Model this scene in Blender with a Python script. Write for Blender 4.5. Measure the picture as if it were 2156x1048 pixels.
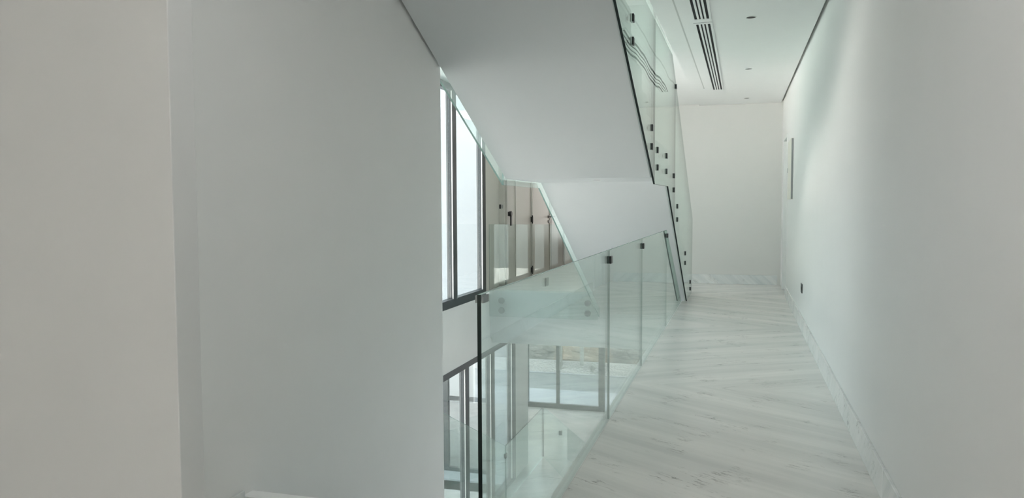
import bpy, bmesh, math, random
from mathutils import Vector, Matrix
for _o in list(bpy.data.objects): bpy.data.objects.remove(_o, do_unlink=True)
sc = bpy.context.scene
COL = sc.collection

# ------------------------------------------------------------------ camera
YAW, PITCH, ROLL, FPX = 0.287191, 0.056335, -0.004463, 1632.27
EYE = Vector((0.0, 0.0, 1.5))
fwd = Vector((-math.sin(YAW)*math.cos(PITCH), math.cos(YAW)*math.cos(PITCH), -math.sin(PITCH)))
rgt0 = Vector((math.cos(YAW), math.sin(YAW), 0.0))
up0 = rgt0.cross(fwd)
rgt = math.cos(ROLL)*rgt0 + math.sin(ROLL)*up0
upv = -math.sin(ROLL)*rgt0 + math.cos(ROLL)*up0
cam_data = bpy.data.cameras.new('camera')
cam = bpy.data.objects.new('camera', cam_data); COL.objects.link(cam)
cam_data.sensor_fit = 'HORIZONTAL'; cam_data.sensor_width = 36.0
cam_data.lens = FPX/2156.0*36.0
cam_data.clip_start = 0.05; cam_data.clip_end = 300
M = Matrix.Identity(4)
for i in range(3):
    M[i][0] = rgt[i]; M[i][1] = upv[i]; M[i][2] = -fwd[i]; M[i][3] = EYE[i]
cam.matrix_world = M
sc.camera = cam

# ------------------------------------------------------------------ world and exposure
world = bpy.data.worlds.new('overcast_sky'); sc.world = world; world.use_nodes = True
wn = world.node_tree.nodes; wl = world.node_tree.links
bg = wn['Background']
geo = wn.new('ShaderNodeNewGeometry'); sep = wn.new('ShaderNodeSeparateXYZ')
wl.new(geo.outputs['Incoming'], sep.inputs[0])
ramp = wn.new('ShaderNodeValToRGB')
neg = wn.new('ShaderNodeMath'); neg.operation = 'MULTIPLY_ADD'; neg.inputs[1].default_value = -0.5; neg.inputs[2].default_value = 0.5
wl.new(sep.outputs['Z'], neg.inputs[0]); wl.new(neg.outputs[0], ramp.inputs[0])
ramp.color_ramp.elements[0].position = 0.45; ramp.color_ramp.elements[0].color = (0.52, 0.54, 0.53, 1)
ramp.color_ramp.elements[1].position = 0.75; ramp.color_ramp.elements[1].color = (0.92, 0.985, 1.0, 1)
wl.new(ramp.outputs[0], bg.inputs['Color'])
bg.inputs['Strength'].default_value = 4.0

sc.view_settings.view_transform = 'Standard'; sc.view_settings.look = 'None'
sc.view_settings.gamma = 1.0; sc.view_settings.use_curve_mapping = False
sc.view_settings.exposure = 0.6
cy = sc.cycles
cy.use_denoising = True
try: cy.denoiser = 'OPENIMAGEDENOISE'
except Exception: pass
cy.max_bounces = 14; cy.diffuse_bounces = 8; cy.glossy_bounces = 6; cy.transmission_bounces = 6
cy.transparent_max_bounces = 28; cy.caustics_reflective = False; cy.caustics_refractive = False
cy.sample_clamp_indirect = 12.0

def area(name, loc, rot, sx, sy, energy, color=(0.93, 1.0, 0.99), portal=False):
    d = bpy.data.lights.new(name, 'AREA'); d.shape = 'RECTANGLE'; d.size = sx; d.size_y = sy
    d.energy = energy; d.color = color
    if portal: d.cycles.is_portal = True
    o = bpy.data.objects.new(name, d); COL.objects.link(o); o.location = loc; o.rotation_euler = rot
    return o
H = math.pi/2
# portals guide daylight through the openings; the other area lights are added fill
area('daylight_left_upper', (-4.46, 9.25, 1.65), (0, -H, 0), 3.3, 7.2, 1, portal=True)
area('daylight_left_lower', (-4.46, 10.3, -2.5), (0, -H, 0), 2.9, 8.8, 1, portal=True)
area('daylight_front_lower', (-3.5, 20.4, -2.5), (-H, 0, 0), 4.0, 3.0, 1, portal=True)
area('daylight_rear', (-1.55, -12.05, 1.5), (H, 0, 0), 4.1, 3.0, 1, portal=True)
area('void_top_fill', (-1.6, 5.2, 7.12), (0, 0, 0), 2.6, 3.4, 90, (1.0, 0.99, 0.96))  # unseen lamp added under the closed upper ceiling to light the void
area('rear_fill', (-1.55, -11.95, 1.5), (H, 0, 0), 4.0, 2.9, 4, (1.0, 0.98, 0.96))  # extra lamp added at the rear opening to lift the near surfaces
area('near_ceiling_fill', (-0.4, 1.7, 3.18), (0, 0, 0), 1.8, 1.4, 10, (1.0, 0.985, 0.965))  # added above the view to brighten the near floor and walls
area('stair_head_fill', (-1.1, 2.7, 3.20), (0, 0.35, 0), 0.7, 1.0, 2.5, (0.97, 1.0, 0.98))  # added out of view to brighten the stairwell wall and nearby floor
_s = bpy.data.lights.new('sun', 'SUN'); _s.energy = 46; _s.angle = 0.02; _s.color = (1.0, 0.97, 0.92)
_so = bpy.data.objects.new('sun', _s); COL.objects.link(_so)
_so.rotation_euler = Vector((0.45*0.788, -0.893*0.788, 0.616)).to_track_quat('Z', 'Y').to_euler()
area('hall_end_fill', (-3.6, 20.55, 1.7), (-H, 0, 0), 0.9, 2.2, 16, (1.0, 0.98, 0.95))  # added lamp before a closed end wall, lightens the hall doors
area('hall_top_fill', (-3.55, 16.0, 3.30), (0, 0, 0), 0.7, 4.0, 12, (1.0, 0.99, 0.96))  # unseen lamp added to brighten the hall floor

# ------------------------------------------------------------------ materials
def mat(name, col, rough=0.6, metal=0.0, spec=0.5, bump=None):
    m = bpy.data.materials.new(name); m.use_nodes = True
    n = m.node_tree.nodes; l = m.node_tree.links; b = n['Principled BSDF']
    b.inputs['Roughness'].default_value = rough; b.inputs['Metallic'].default_value = metal
    b.inputs['Specular IOR Level'].default_value = spec
    tc = n.new('ShaderNodeTexCoord'); nz = n.new('ShaderNodeTexNoise')
    nz.inputs['Scale'].default_value = 3.0; nz.inputs['Detail'].default_value = 3
    l.new(tc.outputs['Object'], nz.inputs['Vector'])
    mx = n.new('ShaderNodeMix'); mx.data_type = 'RGBA'
    mx.inputs['A'].default_value = (*[c*0.985 for c in col], 1); mx.inputs['B'].default_value = (*[min(1, c*1.015) for c in col], 1)
    l.new(nz.outputs['Fac'], mx.inputs['Factor']); l.new(mx.outputs['Result'], b.inputs['Base Color'])
    if bump:
        nb = n.new('ShaderNodeTexNoise'); nb.inputs['Scale'].default_value = bump[0]; nb.inputs['Detail'].default_value = 4
        l.new(tc.outputs['Object'], nb.inputs['Vector'])
        bp = n.new('ShaderNodeBump'); bp.inputs['Strength'].default_value = bump[1]; bp.inputs['Distance'].default_value = 0.01
        l.new(nb.outputs['Fac'], bp.inputs['Height']); l.new(bp.outputs['Normal'], b.inputs['Normal'])
    return m

def glass(name, tint, wave=0.0):
    m = bpy.data.materials.new(name); m.use_nodes = True
    n = m.node_tree.nodes; l = m.node_tree.links; n.clear()
    out = n.new('ShaderNodeOutputMaterial'); mix = n.new('ShaderNodeMixShader')
    tr = n.new('ShaderNodeBsdfTransparent'); tr.inputs['Color'].default_value = (*tint, 1)
    gl = n.new('ShaderNodeBsdfGlossy'); gl.inputs['Roughness'].default_value = 0.0
    gl.inputs['Color'].default_value = (0.95, 1.0, 0.98, 1)
    g = n.new('ShaderNodeNewGeometry')
    dt = n.new('ShaderNodeVectorMath'); dt.operation = 'DOT_PRODUCT'
    l.new(g.outputs['Incoming'], dt.inputs[0]); l.new(g.outputs['Normal'], dt.inputs[1])
    def mth(op, a, v=None, w=None):
        x = n.new('ShaderNodeMath'); x.operation = op; l.new(a, x.inputs[0])
        if v is not None: x.inputs[1].default_value = v
        if w is not None: x.inputs[2].default_value = w
        return x.outputs[0]
    ab = mth('ABSOLUTE', dt.outputs['Value'])
    inv = n.new('ShaderNodeMath'); inv.operation = 'SUBTRACT'; inv.inputs[0].default_value = 1.0; l.new(ab, inv.inputs[1])
    p5 = mth('POWER', inv.outputs[0], 5.0)
    fr = mth('MULTIPLY_ADD', p5, 0.96, 0.04)
    if wave:
        tc = n.new('ShaderNodeTexCoord'); nb = n.new('ShaderNodeTexNoise'); nb.inputs['Scale'].default_value = 1.1
        nb.inputs['Detail'].default_value = 0; l.new(tc.outputs['Object'], nb.inputs['Vector'])
        bp = n.new('ShaderNodeBump'); bp.inputs['Strength'].default_value = 1.0; bp.inputs['Distance'].default_value = wave
        l.new(nb.outputs['Fac'], bp.inputs['Height']); l.new(bp.outputs['Normal'], gl.inputs['Normal'])
    l.new(fr, mix.inputs['Fac']); l.new(tr.outputs[0], mix.inputs[1]); l.new(gl.outputs[0], mix.inputs[2])
    l.new(mix.outputs[0], out.inputs['Surface'])
    return m

def marble(name, floor=True, k=1.0, soften=False):
    m = bpy.data.materials.new(name); m.use_nodes = True
    n = m.node_tree.nodes; l = m.node_tree.links; b = n['Principled BSDF']
    b.inputs['Roughness'].default_value = 0.22; b.inputs['Specular IOR Level'].default_value = 0.5
    tc = n.new('ShaderNodeTexCoord'); sp = n.new('ShaderNodeSeparateXYZ'); l.new(tc.outputs['Object'], sp.inputs[0])
    def M_(op, a, b_=None, c=None):
        x = n.new('ShaderNodeMath'); x.operation = op
        for i, v in enumerate((a, b_, c)):
            if v is None: continue
            if isinstance(v, (int, float)): x.inputs[i].default_value = v
            else: l.new(v, x.inputs[i])
        return x.outputs[0]
    X, Y, Z = sp.outputs
    if floor:      # book-matched slabs: the veins fold at each slab row
        yy = M_('PINGPONG', M_('ADD', Y, -6.5), 3.35)
        v = M_('SUBTRACT', yy, M_('MULTIPLY', X, 0.62)); u = M_('ADD', M_('MULTIPLY', yy, 0.62), X)
        slab = M_('FLOOR', M_('DIVIDE', M_('ADD', Y, -6.5), 3.35))
    else:
        a = M_('ADD', X, Y)
        v = M_('ADD', Z, M_('MULTIPLY', a, 0.9)); u = M_('SUBTRACT', a, M_('MULTIPLY', Z, 0.9))
        slab = M_('FLOOR', M_('DIVIDE', M_('ADD', Y, 0.35), 1.62))
    def comb(a, b_, c):
        x = n.new('ShaderNodeCombineXYZ')
        for i, q in enumerate((a, b_, c)):
            if isinstance(q, (int, float)): x.inputs[i].default_value = q
            else: l.new(q, x.inputs[i])
        return x.outputs[0]
    def noise(vec, scale, detail, rough=0.55):
        x = n.new('ShaderNodeTexNoise'); x.inputs['Scale'].default_value = scale; x.inputs['Detail'].default_value = detail
        x.inputs['Roughness'].default_value = rough; l.new(vec, x.inputs['Vector']); return x.outputs['Fac']
    soft = noise(comb(M_('MULTIPLY', v, 3.2), M_('MULTIPLY', u, 0.25), 0), 1.0, 5)
    fine = noise(comb(M_('MULTIPLY', v, 16.0), M_('MULTIPLY', u, 0.8), M_('ADD', slab, 3)), 1.0, 6, 0.65)
    vein = noise(comb(M_('MULTIPLY', v, 11.0), M_('MULTIPLY', u, 1.6), 7.0), 1.0, 7, 0.62)
    vd = M_('ABSOLUTE', M_('SUBTRACT', vein, 0.5))
    mask = noise(comb(M_('MULTIPLY', v, 3.0), M_('MULTIPLY', u, 2.2), 19.0), 1.0, 3)
    r1 = n.new('ShaderNodeValToRGB'); l.new(soft, r1.inputs[0])
    r1.color_ramp.elements[0].position = 0.32; r1.color_ramp.elements[1].position = 0.62
    if floor:
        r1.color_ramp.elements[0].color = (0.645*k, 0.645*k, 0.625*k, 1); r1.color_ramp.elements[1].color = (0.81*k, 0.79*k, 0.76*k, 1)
    else:
        r1.color_ramp.elements[0].color = (0.75, 0.77, 0.77, 1) if soften else (0.56, 0.61, 0.62, 1); r1.color_ramp.elements[1].color = (0.82, 0.83, 0.82, 1)
    r2 = n.new('ShaderNodeMapRange'); l.new(fine, r2.inputs['Value'])
    r2.inputs['From Min'].default_value = 0.35; r2.inputs['From Max'].default_value = 0.7
    r2.inputs['To Min'].default_value = 0.95; r2.inputs['To Max'].default_value = 1.02
    r3 = n.new('ShaderNodeMapRange'); l.new(vd, r3.inputs['Value'])
    r3.inputs['From Min'].default_value = 0.0; r3.inputs['From Max'].default_value = 0.017
    r3.inputs['To Min'].default_value = 1.0; r3.inputs['To Max'].default_value = 0.0
    r4 = n.new('ShaderNodeMapRange'); l.new(mask, r4.inputs['Value'])
    r4.inputs['From Min'].default_value = 0.52; r4.inputs['From Max'].default_value = 0.66
    r4.inputs['To Min'].default_value = 0.0; r4.inputs['To Max'].default_value = 0.9
    f = M_('MULTIPLY', r3.outputs[0], r4.outputs[0])
    mul = n.new('ShaderNodeVectorMath'); mul.operation = 'SCALE'; l.new(r1.outputs[0], mul.inputs[0]); l.new(r2.outputs[0], mul.inputs['Scale'])
    mx = n.new('ShaderNodeMix'); mx.data_type = 'RGBA'; l.new(f, mx.inputs['Factor']); l.new(mul.outputs[0], mx.inputs['A'])
    mx.inputs['B'].default_value = (0.20, 0.19, 0.18, 1)
    l.new(mx.outputs['Result'], b.inputs['Base Color'])
    return m

def stone_wall_mat():
    m = bpy.data.materials.new('rubble_stone'); m.use_nodes = True
    n = m.node_tree.nodes; l = m.node_tree.links; b = n['Principled BSDF']; b.inputs['Roughness'].default_value = 0.9
    tc = n.new('ShaderNodeTexCoord'); nz = n.new('ShaderNodeTexNoise'); nz.inputs['Scale'].default_value = 1.1; nz.inputs['Detail'].default_value = 8
    l.new(tc.outputs['Object'], nz.inputs['Vector'])
    r = n.new('ShaderNodeValToRGB'); l.new(nz.outputs['Fac'], r.inputs[0])
    r.color_ramp.elements[0].position = 0.38; r.color_ramp.elements[0].color = (0.16, 0.155, 0.14, 1)
    r.color_ramp.elements[1].position = 0.60; r.color_ramp.elements[1].color = (0.36, 0.27, 0.19, 1)
    e = r.color_ramp.elements.new(0.50); e.color = (0.22, 0.21, 0.19, 1)
    vo = n.new('ShaderNodeTexVoronoi'); vo.inputs['Scale'].default_value = 2.2; l.new(tc.outputs['Object'], vo.inputs['Vector'])
    bp = n.new('ShaderNodeBump'); bp.inputs['Strength'].default_value = 0.8; bp.inputs['Distance'].default_value = 0.1
    l.new(vo.outputs['Distance'], bp.inputs['Height']); l.new(bp.outputs['Normal'], b.inputs['Normal'])
    l.new(r.outputs[0], b.inputs['Base Color'])
    return m

WHITE = mat('white_wall_paint', (0.80, 0.795, 0.785), 0.55, bump=(60, 0.02))
WALLF = mat('cream_wall_paint', (0.70, 0.70, 0.68), 0.6)
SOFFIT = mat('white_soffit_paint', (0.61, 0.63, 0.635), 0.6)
CEIL = mat('ceiling_paint', (0.86, 0.865, 0.86), 0.6)
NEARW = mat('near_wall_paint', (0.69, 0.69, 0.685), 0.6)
STRIP = mat('white_edge_strip', (0.95, 0.96, 0.96), 0.35)
EXTW = mat('exterior_render', (0.34, 0.365, 0.385), 0.8, bump=(30, 0.1))
DOORP = mat('door_paint', (0.55, 0.53, 0.49), 0.4)
DOORD = mat('dark_door_paint', (0.42, 0.40, 0.385), 0.4)
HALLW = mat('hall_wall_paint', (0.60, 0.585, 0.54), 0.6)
PANELM = mat('cream_panel_paint', (0.72, 0.71, 0.64), 0.4)
FRAME = mat('anthracite_frame', (0.035, 0.042, 0.045), 0.35)
EDGEHI = mat('pale_edge_highlight', (0.72, 0.70, 0.68), 0.5)
BLACK = mat('black_plastic', (0.012, 0.013, 0.014), 0.3)
BLACKM = mat('black_metal', (0.02, 0.022, 0.022), 0.3, 0.4)
STEEL = mat('grey_steel', (0.20, 0.22, 0.22), 0.4, 0.4)
GREY = mat('grey_plastic', (0.30, 0.31, 0.32), 0.4)
EDGED = mat('dark_glass_edge', (0.006, 0.014, 0.012), 0.45, spec=0.2)
EDGEL = mat('green_glass_edge', (0.22, 0.33, 0.30), 0.25)
GAP = mat('shadow_gap', (0.42, 0.42, 0.37), 0.8)
SHADE_LINE = mat('ceiling_shade_line', (0.60, 0.61, 0.60), 0.8)
SLOT = mat('vent_duct', (0.015, 0.015, 0.015), 0.8)
G_BAL = glass('balustrade_glass', (0.92, 0.955, 0.947))
G_STAIR = glass('stair_glass', (0.93, 0.965, 0.948), 0.0034)
G_WIN = glass('window_glass', (0.86, 0.88, 0.89))
MARF = marble('marble_floor', True); MARL = marble('dimmed_marble_floor', True, 0.66); MARB = marble('marble_baseboard', False); MARP = marble('pale_marble_baseboard', False, soften=True)  # lower floor copy is darkened: the storey's dimmer light put into colour
PALEG = mat('pale_ground', (0.64, 0.61, 0.58), 0.9, bump=(5, 0.3))
TERR = mat('terrace_concrete', (0.27, 0.29, 0.31), 0.7, bump=(20, 0.1))
ROAD = mat('grey_paving', (0.14, 0.155, 0.158), 0.7, bump=(25, 0.15))
GRAV = mat('pale_gravel', (0.33, 0.325, 0.31), 0.9, bump=(18, 0.6))
ROCKM = mat('grey_rock', (0.30, 0.30, 0.27), 0.9, bump=(12, 0.5))
WATER = mat('pool_water', (0.16, 0.48, 0.55), 0.05, bump=(3, 0.03))
STONE = stone_wall_mat()
LENS = mat('dark_lamp_recess', (0.012, 0.012, 0.012), 0.6)
TRIMW = mat('white_trim', (0.78, 0.79, 0.78), 0.4)

# ------------------------------------------------------------------ mesh helpers
class MB:
    def __init__(s): s.v = []; s.f = []; s.m = []
    def add(s, vs, fs, mi=0):
        k = len(s.v); s.v += [tuple(p) for p in vs]
        for i, f in enumerate(fs):
            s.f.append([k+j for j in f]); s.m.append(mi if isinstance(mi, int) else mi[i])
        return s
    def box(s, x0, x1, y0, y1, z0, z1, mi=0):
        v = [(x, y, z) for x in (x0, x1) for y in (y0, y1) for z in (z0, z1)]
        return s.add(v, [(0,1,3,2),(4,6,7,5),(0,4,5,1),(2,3,7,6),(0,2,6,4),(1,5,7,3)], mi)
    def prism(s, pts, axis, a0, a1, mi=0, me=None):
        """polygon pts (2D, the two other axes in order) extruded along axis from a0 to a1; me = material of the rim"""
        def P(p, a):
            return (a, p[0], p[1]) if axis == 0 else (p[0], a, p[1]) if axis == 1 else (p[0], p[1], a)
        n = len(pts); v = [P(p, a0) for p in pts] + [P(p, a1) for p in pts]
        f = [tuple(range(n))[::-1], tuple(range(n, 2*n))] + [(i, (i+1) % n, n+(i+1) % n, n+i) for i in range(n)]
        me = mi if me is None else me
        return s.add(v, f, [mi, mi]+(list(me) if isinstance(me, (list, tuple)) else [me]*n))
    def cyl(s, c, axis, r, h, seg=20, mi=0, r2=None):
        r2 = r if r2 is None else r2; v = []
        for t, rr in ((0, r), (h, r2)):
            for i in range(seg):
                a = 2*math.pi*i/seg; p, q = rr*math.cos(a), rr*math.sin(a)
                v.append((c[0]+t, c[1]+p, c[2]+q) if axis == 0 else (c[0]+p, c[1]+t, c[2]+q) if axis == 1 else (c[0]+p, c[1]+q, c[2]+t))
        f = [tuple(range(seg))[::-1], tuple(range(seg, 2*seg))] + [(i, (i+1) % seg, seg+(i+1) % seg, seg+i) for i in range(seg)]
        return s.add(v, f, mi)
    def ring(s, c, r0, r1, z0, z1, seg=28, mi=0):
        v = []
        for (r, z) in ((r0, z0), (r1, z0), (r1, z1), (r0, z1)):
            for i in range(seg):
                a = 2*math.pi*i/seg; v.append((c[0]+r*math.cos(a), c[1]+r*math.sin(a), z))
        f = [(k*seg+i, k*seg+(i+1) % seg, ((k+1) % 4)*seg+(i+1) % seg, ((k+1) % 4)*seg+i) for k in range(4) for i in range(seg)]
        return s.add(v, f, mi)
    def build(s, name, mats, parent=None, bevel=0.0, smooth=False):
        me = bpy.data.meshes.new(name); me.from_pydata(s.v, [], s.f)
        if not isinstance(mats, (list, tuple)): mats = [mats]
        for m in mats: me.materials.append(m)
        for i, p in enumerate(me.polygons): p.material_index = s.m[i]; p.use_smooth = smooth
        bm = bmesh.new(); bm.from_mesh(me); bmesh.ops.recalc_face_normals(bm, faces=bm.faces); bm.to_mesh(me); bm.free()
        o = bpy.data.objects.new(name, me); COL.objects.link(o)
        if parent is not None:
            o.parent = parent; o.matrix_parent_inverse = Matrix.Translation(parent.location).inverted() if o.parent.parent is None and parent.type == 'EMPTY' else Matrix.Identity(4)
        if bevel:
            b = o.modifiers.new('bevel', 'BEVEL'); b.width = bevel; b.segments = 2; b.limit_method = 'ANGLE'
        return o

def tag(o, label, cat, group=None):
    o['label'] = label; o['category'] = cat
    if group: o['group'] = group
    return o
def thing(name, label, cat, loc, group=None):
    o = bpy.data.objects.new(name, None); COL.objects.link(o); o.location = loc; o.empty_display_size = 0.1
    return tag(o, label, cat, group)
def struct(o): o['kind'] = 'structure'; return o
def sempty(name, loc=(0, 0, 0)):
    o = bpy.data.objects.new(name, None); COL.objects.link(o); o.location = loc; o['kind'] = 'structure'; return o

# ------------------------------------------------------------------ the room shell
XR = 0.714        # right wall face
XG = -0.868       # corridor edge
XS = -2.30        # stairwell wall face
XF = -4.297       # window facade face
YN, YSL, YW = 3.22, 13.14, 15.12   # near slab edge, far slab edge, far wall
# floors
b = MB(); b.box(-4.45, XG, -12.0, YN, -0.03, 0.0); b.box(XG, 0.85, -12.0, 12.275, -0.03, 0.0); b.box(-0.833, 0.85, 12.275, YSL, -0.03, 0.0); b.box(XG, 0.85, YSL, 15.25, -0.03, 0.0); b.box(-4.45, XG, YSL, 20.7, -0.03, 0.0)
struct(b.build('floor', MARF))
b = MB(); b.box(-4.2, XG-0.056, -12.0, YN, -0.87, -0.031); b.box(XG-0.056, 0.85, -12.0, 12.275, -0.87, -0.031); b.box(-0.833, 0.85, 12.275, YSL, -0.87, -0.031); b.box(XG-0.056, 0.85, YSL, 15.25, -0.87, -0.031)
b.box(XF, XG-0.056, YSL, 20.7, -0.87, -0.031); b.box(XF+0.02, 0.85, YSL+0.06, 20.7, -0.97, -0.871)
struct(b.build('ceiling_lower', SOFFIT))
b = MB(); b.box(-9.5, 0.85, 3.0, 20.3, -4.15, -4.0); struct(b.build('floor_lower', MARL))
# edge strip beside the corridor glass, kerb at the near slab edge
struct(MB().box(XG-0.056, XG-0.0005, 2.5, 12.27, -0.03, 0.0005).build('trim_1', STRIP))
struct(MB().box(XS, XG-0.06, YN-0.06, YN+0.02, -0.03, 0.10).build('trim_2', STRIP))
# right wall with the doorway
D0, D1, DZ = 13.39, 14.45, 2.62
b = MB(); b.box(XR, 0.86,  -12.0, D0, 0, 3.6); b.box(XR, 0.86, D1, 15.25, 0, 3.6); b.box(XR, 0.86, D0, D1, DZ, 3.6)
struct(b.build('wall_right', WHITE))
struct(MB().box(-3.0, XR, YW, YW+0.13, 0, 3.6).build('wall_far', WALLF))
# hall beyond
struct(MB().box(-3.0, -2.88, YW+0.13, 20.6, 0, 3.36).build('wall_hall_right', HALLW))
struct(MB().box(-4.3, -2.88, 20.6, 20.72, 0, 3.36).build('wall_hall_end', HALLW))
b = MB(); b.box(XF-0.15, XF, 12.92, 13.70, -0.03, 4.2); struct(b.build('wall_left', HALLW))
struct(MB().box(XF-0.15, -4.19, 13.70, 20.6, 0, 4.2).build('wall_hall_left', HALLW))
# left facade, plain parts
b = MB()
b.box(XF-0.15, XF, 2.64, 14.755, -1.07, -0.091)                 # spandrel
b.box(XF-0.15, XF, 14.755, 20.6, -1.07, -0.031)
b.box(XF-0.15, XF, 2.64, 12.92, 3.37, 7.3); b.box(XF-0.15, XF, 12.92, 15.2, 4.2, 7.3)
b.box(XF-0.15, XF, 2.64, 5.6, -0.091, 3.37)
b.box(XF-0.15, XF, 2.64, 5.8, -4.0, -1.07)
b.box(XF-0.15, XF, 14.755, 15.70, -4.0, -1.07)                  # pier by the lower window
struct(b.build('wall_facade', WHITE))
# stairwell wall and the near partition
struct(MB().box(XS-0.15, XS, 2.64, 5.80, -4.0, 4.2).build('wall_stairwell', WHITE))
struct(MB().box(-4.3, -2.10, 2.50, 2.64, 0, 3.24).build('wall_near', NEARW, bevel=0.004))
# near left side behind the camera and the rear wall with its opening
struct(MB().box(-4.45, -4.3, -12.0, 2.64, 0, 3.24).build('wall_near_left', NEARW))
b = MB(); b.box(-4.45, -2.6, -12.15, -12.0, 0, 3.3); b.box(0.5, 0.86, -12.15, -12.0, 0, 3.3); b.box(-2.6, 0.5, -12.15, -12.0, 3.0, 3.3)
struct(b.build('wall_rear', NEARW))
# lower storey walls
b = MB(); b.box(XR, 0.86, 3.0, 20.3, -4, -0.97); struct(b.build('wall_lower_right', WHITE))
struct(MB().box(-4.45, 0.86, 3.0, 3.2, -4, -0.87).build('wall_lower_near', WHITE))
b = MB(); b.box(-9.5, -5.56, 20.19, 20.34, -4, -0.97); b.box(-1.6, 0.86, 20.19, 20.34, -4, -0.97); b.box(-5.56, -1.6, 20.19, 20.34, -1.15, -0.97)
struct(b.build('wall_lower_front', WHITE))
struct(MB().box(-9.5, XF-0.15, 14.85, 20.3, -1.07, -0.9).build('ceiling_wing', WHITE))
struct(MB().box(-2.87, 0.86, 15.26, 20.6, 0.001, 4.2).build('wall_shade_mass', WHITE))  # solid unseen mass added to shade the stone wall from the sun
struct(MB().box(0.87, 16.0, -12.0, 20.33, -4.29, 5.5).build('wall_sun_block', EXTW))  # unseen block added to keep sun off the ground beyond the front window
# ceilings: corridor panel (slightly out of level as in the photo), void edge, upper storey
def ceil_z(y): return 3.355-(15.12-y)*0.0125
b = MB()
X0, X1 = -0.775, 0.682
v = [(x, y, ceil_z(y)+dz) for x in (X0, X1) for y in (-12.0, YW-0.012) for dz in (0, 0.08)]
b.add(v, [(0,1,3,2),(4,6,7,5),(0,4,5,1),(2,3,7,6),(0,2,6,4),(1,5,7,3)])
struct(b.build('ceiling', CEIL))
struct(MB().box(-4.45, X0, -12.0, 3.35, 3.24, 3.34).build('ceiling_near', CEIL))
struct(MB().box(-4.29, X0, 7.45, 20.6, 3.375, 3.45).build('ceiling_far', CEIL))
b = MB(); b.box(X0, 0.86, -12, 15.25, 3.46, 4.2); b.box(-4.45, X0, -12, 3.35, 3.35, 4.2); b.box(-4.297, X0, 7.45, 15.25, 3.46, 4.2)
struct(b.build('floor_upper', CEIL))
struct(MB().box(X1, XR, -12, YW, 3.395, 3.455).build('trim_3', GAP))    # back of the shadow gap
# ceiling recess line beside the vents: a flat bead, its shade put into the grey
b = MB(); b.add([(x, y, ceil_z(y)-d) for x in (-0.590, -0.575) for y in (-12.0, 12.75) for d in (0.0005, -0.001)],
      [(0,1,3,2),(4,6,7,5),(0,4,5,1),(2,3,7,6),(0,2,6,4),(1,5,7,3)])
struct(b.build('trim_4', SHADE_LINE))
# upper storey enclosure closed over the void, with the added fill lamp beneath
b = MB(); b.box(0.72, 0.86, -12, 15.25, 4.2, 7.3); b.box(-4.45, 0.86, 15.1, 15.25, 4.2, 7.3); b.box(-4.45, 0.86, -12.15, -12.0, 4.2, 7.3); b.box(-4.45, -4.3, -12, 2.64, 4.2, 7.3)
struct(b.build('wall_upper', WHITE))
struct(MB().box(-4.45, 0.86, -12.15, 15.25, 7.2, 7.35).build('ceiling_upper', CEIL))

# ------------------------------------------------------------------ baseboards
def right_board(y0, y1):
    return MB().box(XR-0.016, XR-0.0005, y0, y1, 0.0005, 0.17)
_b = MB(); _y = -12.0; _k = 0
while _y < 13.1:                      # tiles of the marble skirting with fine joints, one of them greyer
    _e = min(_y+1.62, 13.16)
    _b.box(XR-0.016, XR-0.0005, _y+0.001, _e-0.001, 0.0005, 0.17, 1 if _k == 9 else 0); _y = _e; _k += 1
struct(_b.build('baseboard_right', [MARP, MARB], bevel=0.002))
struct(MB().box(-2.0, XR-0.06, YW-0.016, YW-0.0005, 0.0005, 0.178).build('baseboard_far', MARB, bevel=0.003))
struct(MB().box(XS+0.0005, XS+0.016, 2.645, YN-0.061, 0.0005, 0.13).build('baseboard_stairwell', MARB, bevel=0.003))
struct(MB().box(-4.189, -4.174, 13.72, 20.5, 0.0005, 0.12).build('baseboard_hall', DOORD, bevel=0.002))

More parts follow.
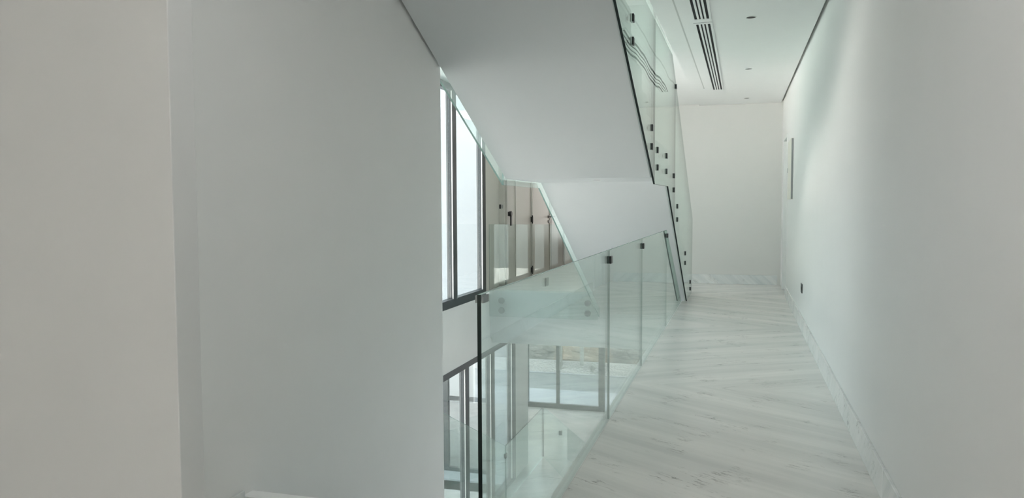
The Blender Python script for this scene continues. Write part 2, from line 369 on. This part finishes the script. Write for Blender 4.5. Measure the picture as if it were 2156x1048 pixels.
# ------------------------------------------------------------------ doors
d = sempty('door_1', (XR, 13.9, 0))
MB().box(XR+0.05, XR+0.09, D0+0.04, D1-0.04, 0.005, DZ-0.03).build('door_leaf', TRIMW, d)
b = MB(); b.box(XR-0.012, XR+0.10, D0-0.002, D0+0.035, 0.001, DZ+0.02); b.box(XR-0.012, XR+0.10, D1-0.035, D1+0.002, 0.001, DZ+0.02); b.box(XR-0.012, XR+0.10, D0+0.035, D1-0.035, DZ-0.03, DZ+0.02)
b.build('door_frame', TRIMW, d, bevel=0.003)
def hall_door(n, y0, y1, m, handle_y=None, hinges=(), pull=None):
    d = sempty('door_%d' % n, (-4.19, (y0+y1)/2, 0))
    MB().box(-4.188, -4.165, y0, y1, 0.005, 2.62).build('door_leaf', m, d, bevel=0.002)
    b = MB(); b.box(-4.188, -4.150, y0-0.07, y0-0.008, 0.001, 2.70); b.box(-4.188, -4.150, y1+0.008, y1+0.07, 0.001, 2.70); b.box(-4.188, -4.150, y0-0.008, y1+0.008, 2.63, 2.70)
    b.build('door_frame', m, d, bevel=0.002)
    for z in hinges:
        h = MB(); h.box(-4.165, -4.13, y1-0.03, y1+0.05, z-0.055, z+0.055); h.cyl((-4.135, y1+0.005, z-0.085), 2, 0.012, 0.17, 10)
        h.build('hinge', BLACK, d)
    if handle_y is not None:
        h = MB(); h.cyl((-4.165, handle_y, 1.235), 0, 0.035, 0.015, 16); h.cyl((-4.15, handle_y, 1.235), 0, 0.011, 0.05, 10)
        h.box(-4.112, -4.095, handle_y-0.01, handle_y+0.32, 1.225, 1.248); h.cyl((-4.165, handle_y, 1.13), 0, 0.033, 0.015, 16)
        h.build('door_handle', BLACK, d)
    if pull is not None:
        h = MB(); h.box(-4.165, -4.13, pull-0.05, pull+0.06, 1.30, 1.38); h.cyl((-4.13, pull, 1.34), 0, 0.05, 0.04, 16)
        h.box(-4.12, -4.098, pull-0.015, pull+0.06, 1.12, 1.33)
        h.build('door_handle', BLACK, d)
    return d
hall_door(2, 13.82, 15.50, DOORP, hinges=(1.205, 0.16), pull=13.84)
hall_door(3, 15.66, 17.10, DOORP, handle_y=17.02)
hall_door(4, 17.30, 18.50, DOORD)
hall_door(5, 18.70, 20.20, DOORD)
# raised mouldings on the hall doors' leaves are part of their own look
struct(MB().box(-4.165, -4.155, 14.33, 14.46, 0.13, 2.6).build('trim_5', DOORP))

# ------------------------------------------------------------------ windows
def facade_window(n, y0, y1, z0, z1, mull, fz=0.13, sillw=0.12):
    w = sempty('window_%d' % n, (XF, (y0+y1)/2, z0))
    b = MB(); xo, xi = XF-0.11, XF+0.004
    b.box(xo, xi, y0, y1, z0, z0+fz); b.box(xo, xi, y0, y1, z1-0.10, z1)
    b.box(xo, xi, y0, y0+0.10, z0+fz, z1-0.10)
    b.build('window_frame', FRAME, w)
    for (a, c) in mull:
        m = MB(); m.box(xo, xi, a, c, z0+fz, z1-0.10, 0)
        m.box(xo+0.088, xi-0.008, a-0.012, a, z0+fz, z1-0.10, 1)  # pale sliver: the bright highlight on the mullion edge put into colour
        m.build('mullion', [FRAME, EDGEHI], w)
    ys = [y0+0.10]+[q for p in mull for q in p]
    for i in range(0, len(ys)-1, 2):
        MB().box(XF-0.065, XF-0.053, ys[i]+0.001, ys[i+1]-0.013, z0+fz, z1-0.10).build('pane', G_WIN, w)
    return w
facade_window(1, 5.6, 12.92, -0.09, 3.37, [(7.0, 7.15), (8.44, 8.59), (9.88, 10.03), (11.33, 11.48), (12.77, 12.92)])
facade_window(2, 5.8, 14.755, -4.0, -1.07, [(7.5, 7.65), (8.95, 9.1), (10.4, 10.55), (11.83, 11.99), (13.19, 13.37), (14.52, 14.75)], fz=0.08)
# front window of the lower storey: two panes and an open bay
w = sempty('window_3', (-4.5, 20.19, -4))
b = MB(); b.box(-5.56, -3.42, 20.20, 20.30, -4.0, -3.874); b.box(-5.56, -5.515, 20.20, 20.30, -3.874, -1.15); b.box(-5.56, -1.6, 20.20, 20.30, -1.25, -1.15)
b.build('window_frame', FRAME, w)
MB().box(-4.737, -4.651, 20.20, 20.30, -3.874, -1.25).build('mullion', FRAME, w)
MB().box(-3.584, -3.422, 20.20, 20.30, -3.874, -1.25).build('mullion', FRAME, w)
MB().box(-5.515, -4.738, 20.24, 20.25, -3.874, -1.25).build('pane', G_WIN, w)
MB().box(-4.650, -3.585, 20.24, 20.25, -3.874, -1.25).build('pane', G_WIN, w)
# window across the pool corner, seen through the lower facade window
w = sempty('window_4', (-5.3, 14.71, -4))
YP = 14.73
b = MB(); b.box(-5.87, -4.72, YP, YP+0.1, -4.0, -3.90); b.box(-5.87, -5.74, YP, YP+0.1, -3.90, -1.07); b.box(-4.80, -4.72, YP, YP+0.1, -3.90, -1.07)
b.build('window_frame', FRAME, w)
MB().box(-5.74, -4.80, YP+0.02, YP+0.08, -2.50, -2.42).build('transom', FRAME, w)
MB().box(-5.74, -4.80, YP+0.045, YP+0.055, -3.90, -2.51).build('pane', G_WIN, w)
MB().box(-5.74, -4.80, YP+0.045, YP+0.055, -2.41, -1.07).build('pane', G_WIN, w)
b = MB(); b.box(-9.5, XF-0.151, YP, YP+0.12, -1.069, 7.3); b.box(-9.5, -5.871, YP, YP+0.12, -4.1, -1.069); b.box(-4.719, XF-0.151, YP, YP+0.12, -4.1, -1.069)
struct(b.build('wall_exterior', EXTW))

# ------------------------------------------------------------------ outside
struct(MB().box(-60, 30, 20.0, 70, -4.45, -4.30).build('floor_outside', ROAD))
struct(MB().box(-60, -9.52, -40, 20.0, -4.45, -4.10).build('floor_bounce', PALEG))  # unseen ground, made pale to bounce sunlight up through the left windows
b = MB(); b.box(-9.5, XF-0.151, 13.82, YP-0.001, -4.3, -4.0); b.box(-9.5, XF-0.151, 14.27, YP-0.001, -4.0, -3.97)
tag(b.build('pool_coping', EXTW), 'white stone coping step between the pool and the corner window', 'coping')
tag(MB().box(-9.5, XF-0.20, 4, 13.82, -4.3, -4.10).build('pool_water', WATER), 'turquoise pool water below the lower facade windows', 'pool')
struct(MB().box(-12, 3, 20.34, 22.4, -4.3, -4.02).build('floor_terrace', TERR))
tag(MB().box(-14, 5, 22.42, 24.62, -4.3, -4.05).build('paving', ROAD), 'grey paved path between the terrace and the gravel bed', 'path')
tag(MB().box(-14, 5, 24.62, 24.72, -4.3, -4.02).build('kerb', TERR), 'thin pale kerb along the front of the gravel bed', 'kerb')
random.seed(4)
b = MB(); b.add([(-14, 24.721, -4.06), (5, 24.721, -4.06), (5, 25.90, -3.85), (-14, 25.90, -3.85), (-14, 24.721, -4.3), (5, 24.721, -4.3), (5, 25.90, -4.3), (-14, 25.90, -4.3)],
      [(0,1,2,3),(4,7,6,5),(0,4,5,1),(1,5,6,2),(2,6,7,3),(3,7,4,0)])
ico = [(0,0,1),(0.894,0,0.447),(0.276,0.851,0.447),(-0.724,0.526,0.447),(-0.724,-0.526,0.447),(0.276,-0.851,0.447),(0.724,0.526,-0.447),(-0.276,0.851,-0.447),(-0.894,0,-0.447),(-0.276,-0.851,-0.447),(0.724,-0.526,-0.447),(0,0,-1)]
icf = [(0,1,2),(0,2,3),(0,3,4),(0,4,5),(0,5,1),(1,6,2),(2,7,3),(3,8,4),(4,9,5),(5,10,1),(2,6,7),(3,7,8),(4,8,9),(5,9,10),(1,10,6),(6,11,7),(7,11,8),(8,11,9),(9,11,10),(10,11,6)]
for i in range(2200):
    x, y = random.uniform(-8.5, -1.5), random.uniform(24.78, 25.80); z = -4.06+(y-24.72)/1.28*0.21
    r = random.uniform(0.02, 0.055); a = random.uniform(0, 6.28); ca, sa = math.cos(a), math.sin(a)
    b.add([(x+r*(p[0]*ca-p[1]*sa), y+r*(p[0]*sa+p[1]*ca)*0.8, z+0.01+r*0.6*p[2]) for p in ico], icf)
g = b.build('gravel', GRAV); tag(g, 'bed of pale loose gravel at the foot of the stone wall', 'gravel'); g['kind'] = 'stuff'
def lumpy(name, c, r, m):
    bm = bmesh.new(); bmesh.ops.create_icosphere(bm, subdivisions=3, radius=1)
    for v in bm.verts:
        k = 1+0.16*math.sin(5*v.co.x+c[0])+0.12*math.sin(7*v.co.y+2*v.co.z+c[1])
        v.co = Vector((v.co.x*r[0]*k, v.co.y*r[1]*k, v.co.z*r[2]*k))
    me = bpy.data.meshes.new(name); bm.to_mesh(me); bm.free(); me.materials.append(m)
    o = bpy.data.objects.new(name, me); COL.objects.link(o); o.location = c; return o
tag(lumpy('rock', (-4.62, 24.95, -3.83), (0.11, 0.09, 0.13), ROCKM), 'small grey rock on the gravel, seen in the right pane', 'rock')
tag(lumpy('rock', (-5.75, 25.1, -3.80), (0.10, 0.09, 0.12), ROCKM), 'small grey rock on the gravel, seen beside the window mullion', 'rock')
b = MB()
b.box(-14, 5, 26.0, 26.5, -4.3, -0.9)
for i in range(160):
    x = random.uniform(-9, -1); z = random.uniform(-3.85, -1.2); r = random.uniform(0.10, 0.26)
    b.add([(x+r*1.5*p[0], 26.0+r*0.25*p[1], z+r*0.6*p[2]) for p in ico], icf)
tag(b.build('stone_wall', STONE), 'rough brown and grey stone wall behind the gravel bed', 'wall')
for x, y in ((-5.05, 25.3), (-5.85, 25.6)):
    b = MB(); b.box(x-0.06, x+0.06, y-0.05, y+0.05, -3.86, -1.6); b.box(x-0.075, x+0.075, y-0.065, y+0.065, -1.6, -1.56)
    tag(b.build('fence_post', ROCKM), 'grey post standing in the gravel, just %s of the window mullion' % ('right' if x > -5.5 else 'left'), 'post')

# ------------------------------------------------------------------ the staircase overhead
def zigzag(y0, z0, y1, z1, n):
    """step outline from (y0,z0) low and far to (y1,z1) high and near"""
    pts = []; dy = (y1-y0)/n; dz = (z1-z0)/n
    for i in range(n):
        pts.append((y0+dy*i, z0+dz*(i+1))); pts.append((y0+dy*(i+1), z0+dz*(i+1)))
    return pts
SX0, SX1 = -2.275, -0.836
st = thing('staircase', 'white folded-plate staircase hanging overhead with smooth plastered underside', 'staircase', (-1.58, 13.2, 0))
up = [(3.36, 3.70), (7.50, 1.762), (7.50, 2.15)] + zigzag(7.50, 2.15, 3.36, 4.2, 12)
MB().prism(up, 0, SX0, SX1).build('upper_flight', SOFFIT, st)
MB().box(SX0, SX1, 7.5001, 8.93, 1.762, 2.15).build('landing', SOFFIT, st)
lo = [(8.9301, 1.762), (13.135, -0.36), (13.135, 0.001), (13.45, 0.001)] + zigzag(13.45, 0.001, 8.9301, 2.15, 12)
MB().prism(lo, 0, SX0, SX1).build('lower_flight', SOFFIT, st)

def fixing(parent, x, y, z, side, xw, r=0.03):
    """standoff: disc on the room side of the pane, disc behind it and a stem to the stair"""
    m = MB(); t = 0.012
    if side == 0:   # pane normal along X, room to +X
        m.box(x+t/2+0.003, x+t/2+0.016, y-r*0.95, y+r*0.95, z-r, z+r)
        m.box(x-t/2-0.016, x-t/2-0.003, y-r*0.95, y+r*0.95, z-r, z+r)
        a, c = sorted((xw, x-t/2-0.016)); m.cyl((a, y, z), 0, 0.014, c-a, 12)
    elif side == 2:  # room to -X
        m.box(x+t/2+0.003, x+t/2+0.016, y-r*0.95, y+r*0.95, z-r, z+r)
        m.box(x-t/2-0.016, x-t/2-0.003, y-r*0.95, y+r*0.95, z-r, z+r)
        m.cyl((x+t/2+0.016, y, z), 0, 0.014, xw-x-t/2-0.016, 12)
    return m.build('fixing', BLACKM, parent, bevel=0.004)
def pane(parent, x, pts, gm, em=EDGED, t=0.018, name='glass_panel', dark=(), clear=()):
    rim = [2 if i in dark else 0 if i in clear else 1 for i in range(len(pts))]
    return MB().prism(pts, 0, x-t/2, x+t/2, 0, rim).build(name, [gm, em, EDGED], parent)
GX = -0.80
bal = thing('stair_balustrade', 'tall clear glass balustrade with black fixings along the corridor side of the stairs', 'balustrade', (GX, 13, 0))
pane(bal, GX, [(12.26, 0.002), (13.46, 0.002), (13.56, 1.25), (9.853, 3.02), (9.853, 1.225)], G_STAIR)
pane(bal, GX, [(8.90, 1.705), (9.847, 1.228), (9.847, 3.023), (9.25, 3.30), (7.473, 3.29), (7.473, 1.712), (7.51, 1.695)], G_STAIR)
pane(bal, GX, [(7.467, 1.714), (7.467, 3.292), (3.4, 5.2), (3.4, 3.58)], G_STAIR)
for y, za, zb in ((4.6, 3.49, 3.32), (5.87, 2.885, 2.715), (7.20, 2.20, 2.03), (7.70, 2.031, 1.862), (8.65, 2.031, 1.862), (9.65, 1.849, 1.678), (10.20, 1.478, 1.307), (11.76, 0.777, 0.634), (13.05, 0.227, 0.115)):
    for z in (za, zb): fixing(bal, GX, y, z, 0, SX1+0.0)
m = MB(); m.box(GX+0.0095, GX+0.022, 9.82, 9.88, 2.925, 2.98); m.box(GX-0.022, GX-0.0095, 9.82, 9.88, 2.925, 2.98)
m.build('clamp', BLACKM, bal, bevel=0.003)
LX = -2.315
bal = thing('stair_balustrade', 'clear glass balustrade on the window side of the stairs, its green lower edge showing', 'balustrade', (LX, 13, 0))
pane(bal, LX, [(5.81, 2.50), (7.52, 1.705), (7.52, 3.20), (5.81, 3.98)], G_BAL, EDGEL)
pane(bal, LX, [(7.526, 1.705), (8.98, 1.70), (13.10, -0.42), (13.10, 1.25), (9.25, 3.30), (7.526, 3.30)], G_BAL, EDGEL)
for y, z in ((6.3, 2.52), (8.0, 1.95), (8.6, 1.95), (10.2, 1.35), (11.7, 0.62), (12.8, 0.10)):
    fixing(bal, LX, y, z, 2, SX0)

# ------------------------------------------------------------------ corridor balustrade
bal = thing('corridor_balustrade', 'low clear glass balustrade standing on the white strip along the corridor floor', 'balustrade', (XG, 7, 0))
ys = [2.555, 5.33, 7.19, 9.65]
for a, c in zip(ys[:-1], ys[1:]):
    pane(bal, XG-0.008, [(a+0.0015, 0.002), (c-0.0015, 0.002), (c-0.0015, 1.188), (a+0.0015, 1.188)], G_BAL, EDGEL, 0.015, dark=(3,) if a < 3 else (), clear=(0,))
pane(bal, XG-0.008, [(9.653, 0.002), (12.22, 0.002), (12.16, 0.04), (9.653, 1.188)], G_BAL, EDGEL, 0.012, clear=(0,))
for y in (5.33, 7.19, 9.65):
    z = 1.12
    m = MB()
    for x0, x1 in ((XG, XG+0.016), (XG-0.032, XG-0.016)):
        m.box(x0, x1, y-0.03, y+0.03, z-0.026, z+0.026)
    m.build('clamp', BLACKM, bal, bevel=0.004)
m = MB(); m.box(XG, XG+0.007, 2.558, 2.62, 1.158, 1.184); m.box(XG-0.023, XG-0.016, 2.558, 2.62, 1.158, 1.184)
m.build('clamp', STEEL, bal)

# ------------------------------------------------------------------ balustrade on the far slab edge
bal = thing('landing_balustrade', 'clear glass balustrade bolted to the far floor edge with round steel discs', 'balustrade', (-3.3, YSL-0.06, 0))
MB().prism([(-4.285, -0.472), (-2.335, -0.472), (-2.335, 1.165), (-4.285, 1.165)], 1, YSL-0.066, YSL-0.052, 0, 1).build('glass_panel', [G_BAL, EDGEL], bal)
for x in (-4.06, -2.508):
    for z in (-0.188, -0.363):
        m = MB(); m.cyl((x, YSL-0.084, z), 1, 0.055, 0.0175, 24); m.cyl((x, YSL-0.0515, z), 1, 0.03, 0.051, 16)
        m.build('fixing', STEEL, bal, bevel=0.002)

# ------------------------------------------------------------------ lower storey guards and stair
GL = -4.093
bal = thing('floor_balustrade', 'clear glass balustrade on the lower marble floor below the corridor', 'balustrade', (GL, 14.8, -4))
pane(bal, GL, [(13.383, -3.998), (16.2, -3.998), (16.2, -2.90), (13.383, -2.90)], G_BAL, EDGED, 0.020, clear=(0,))
import math as _m
dx, dy = (-2.75+4.08), (13.99-16.2); L_ = _m.hypot(dx, dy); nx, ny = -dy/L_*0.006, dx/L_*0.006
A, B_ = (-4.075, 16.19), (-2.75, 13.99)
q = [(A[0]+nx, A[1]+ny), (B_[0]+nx, B_[1]+ny), (B_[0]-nx, B_[1]-ny), (A[0]-nx, A[1]-ny)]
MB().prism(q, 2, -3.998, -2.90, 1, 0).build('glass_panel', [G_BAL, EDGEL], bal)
m = MB(); m.box(-3.39, -3.33, 14.66, 14.72, -3.02, -2.93); m.build('clamp', STEEL, bal, bevel=0.004)
bal = thing('floor_balustrade', 'sloping clear glass balustrade inside the lower facade windows, meeting the level one at a corner', 'balustrade', (GL, 12, -4))
pane(bal, GL, [(13.377, -3.998), (13.377, -2.90), (9.0, -0.885), (9.0, -3.998)], G_BAL, EDGEL, 0.012)
m = MB(); m.box(GL-0.02, GL-0.0065, 13.33, 13.43, -3.13, -3.04); m.box(GL+0.0065, GL+0.02, 13.33, 13.43, -3.13, -3.04)
m.build('clamp', STEEL, bal, bevel=0.004)

# ------------------------------------------------------------------ ceiling vents and downlights
def vent(y0, y1, label):
    t = thing('air_vent', label, 'vent', (-0.38, (y0+y1)/2, ceil_z((y0+y1)/2)), 'linear slot vents in the corridor ceiling')
    def slab(b, x0, x1, ya, yb, d0, d1):
        b.add([(x, y, ceil_z(y)+d) for x in (x0, x1) for y in (ya, yb) for d in (d0, d1)],
              [(0,1,3,2),(4,6,7,5),(0,4,5,1),(2,3,7,6),(0,2,6,4),(1,5,7,3)])
    xa, xb = -0.468, -0.288
    b = MB(); slab(b, xa, xb, y0, y1, -0.0015, -0.0005); b.build('duct', SLOT, t)
    b = MB(); slab(b, xa, xa+0.022, y0, y1, -0.007, -0.0016); slab(b, xb-0.022, xb, y0, y1, -0.007, -0.0016)
    slab(b, xa+0.022, xb-0.022, y0, y0+0.05, -0.007, -0.0016); slab(b, xa+0.022, xb-0.022, y1-0.05, y1, -0.007, -0.0016)
    b.build('vent_frame', CEIL, t)
    w_ = (xb-xa-0.044); 
    for k in range(3):
        xc = xa+0.022+w_*(k+1)/4
        s_ = MB(); slab(s_, xc-0.0095, xc+0.0095, y0+0.05, y1-0.05, -0.006, -0.0016); s_.build('slat', CEIL, t)
vent(7.86, 12.95, 'long white slot vent in the corridor ceiling, the farther of two')
vent(2.6, 7.74, 'long white slot vent in the corridor ceiling, the nearer of two')
def downlight(x, y, z, label, r=0.045):
    t = thing('downlight', label, 'ceiling light', (x, y, z), 'recessed downlights')
    MB().ring((x, y), r*0.88, r, z-0.005, z-0.0002).build('trim_ring', TRIMW, t, smooth=False)
    MB().cyl((x, y, z-0.0025), 2, r*0.88, 0.002, 24).build('lamp_recess', LENS, t)
downlight(0.068, 7.77, ceil_z(7.77), 'small round recessed downlight, the nearest in the corridor ceiling', 0.05)
downlight(0.073, 10.92, ceil_z(10.92), 'small round recessed downlight, the middle one in the corridor ceiling', 0.05)
downlight(0.070, 14.23, ceil_z(14.23), 'small round recessed downlight nearest the far wall', 0.05)
downlight(-1.475, 8.15, 1.762, 'small round recessed downlight under the stair landing', 0.045)

# ------------------------------------------------------------------ small wall fittings
t = thing('electrical_panel', 'flat cream electrical cabinet cover high on the right wall', 'electrical panel', (XR, 12.35, 1.57))
MB().box(XR-0.030, XR-0.0005, 11.93, 12.79, 1.57, 2.45).build('cover', PANELM, t, bevel=0.003)
MB().box(XR-0.026, XR-0.003, 11.918, 11.929, 1.575, 2.445).build('gap_shade', GREY, t)  # hinge gap at the near edge, its shadow put into the grey
MB().box(XR-0.036, XR-0.0305, 12.70, 12.74, 1.98, 2.05).build('latch', GREY, t)
t = thing('wall_socket', 'black wall socket low on the white right wall', 'socket', (XR, 9.89, 0.48))
MB().box(XR-0.010, XR-0.0005, 9.80, 9.98, 0.435, 0.545).build('cover_plate', BLACK, t, bevel=0.004)
for y_ in (9.85, 9.93): MB().cyl((XR-0.012, y_, 0.49), 0, 0.02, 0.0018, 16).build('outlet', BLACKM, t)
t = thing('light_switch', 'black light switch plate on the pale pier before the hall doors', 'switch', (-4.265, 13.69, 1.48))
MB().box(-4.285, -4.255, 13.690, 13.6995, 1.435, 1.515).build('cover_plate', BLACK, t, bevel=0.003)
MB().box(-4.278, -4.262, 13.686, 13.6895, 1.455, 1.495).build('rocker', BLACKM, t)
t = thing('light_switch', 'slim grey switch plate right of the black one before the hall doors', 'switch', (-4.23, 13.69, 1.48))
MB().box(-4.240, -4.222, 13.691, 13.6995, 1.44, 1.51).build('cover_plate', GREY, t, bevel=0.002)
MB().box(-4.236, -4.226, 13.688, 13.6905, 1.455, 1.495).build('rocker', STEEL, t)
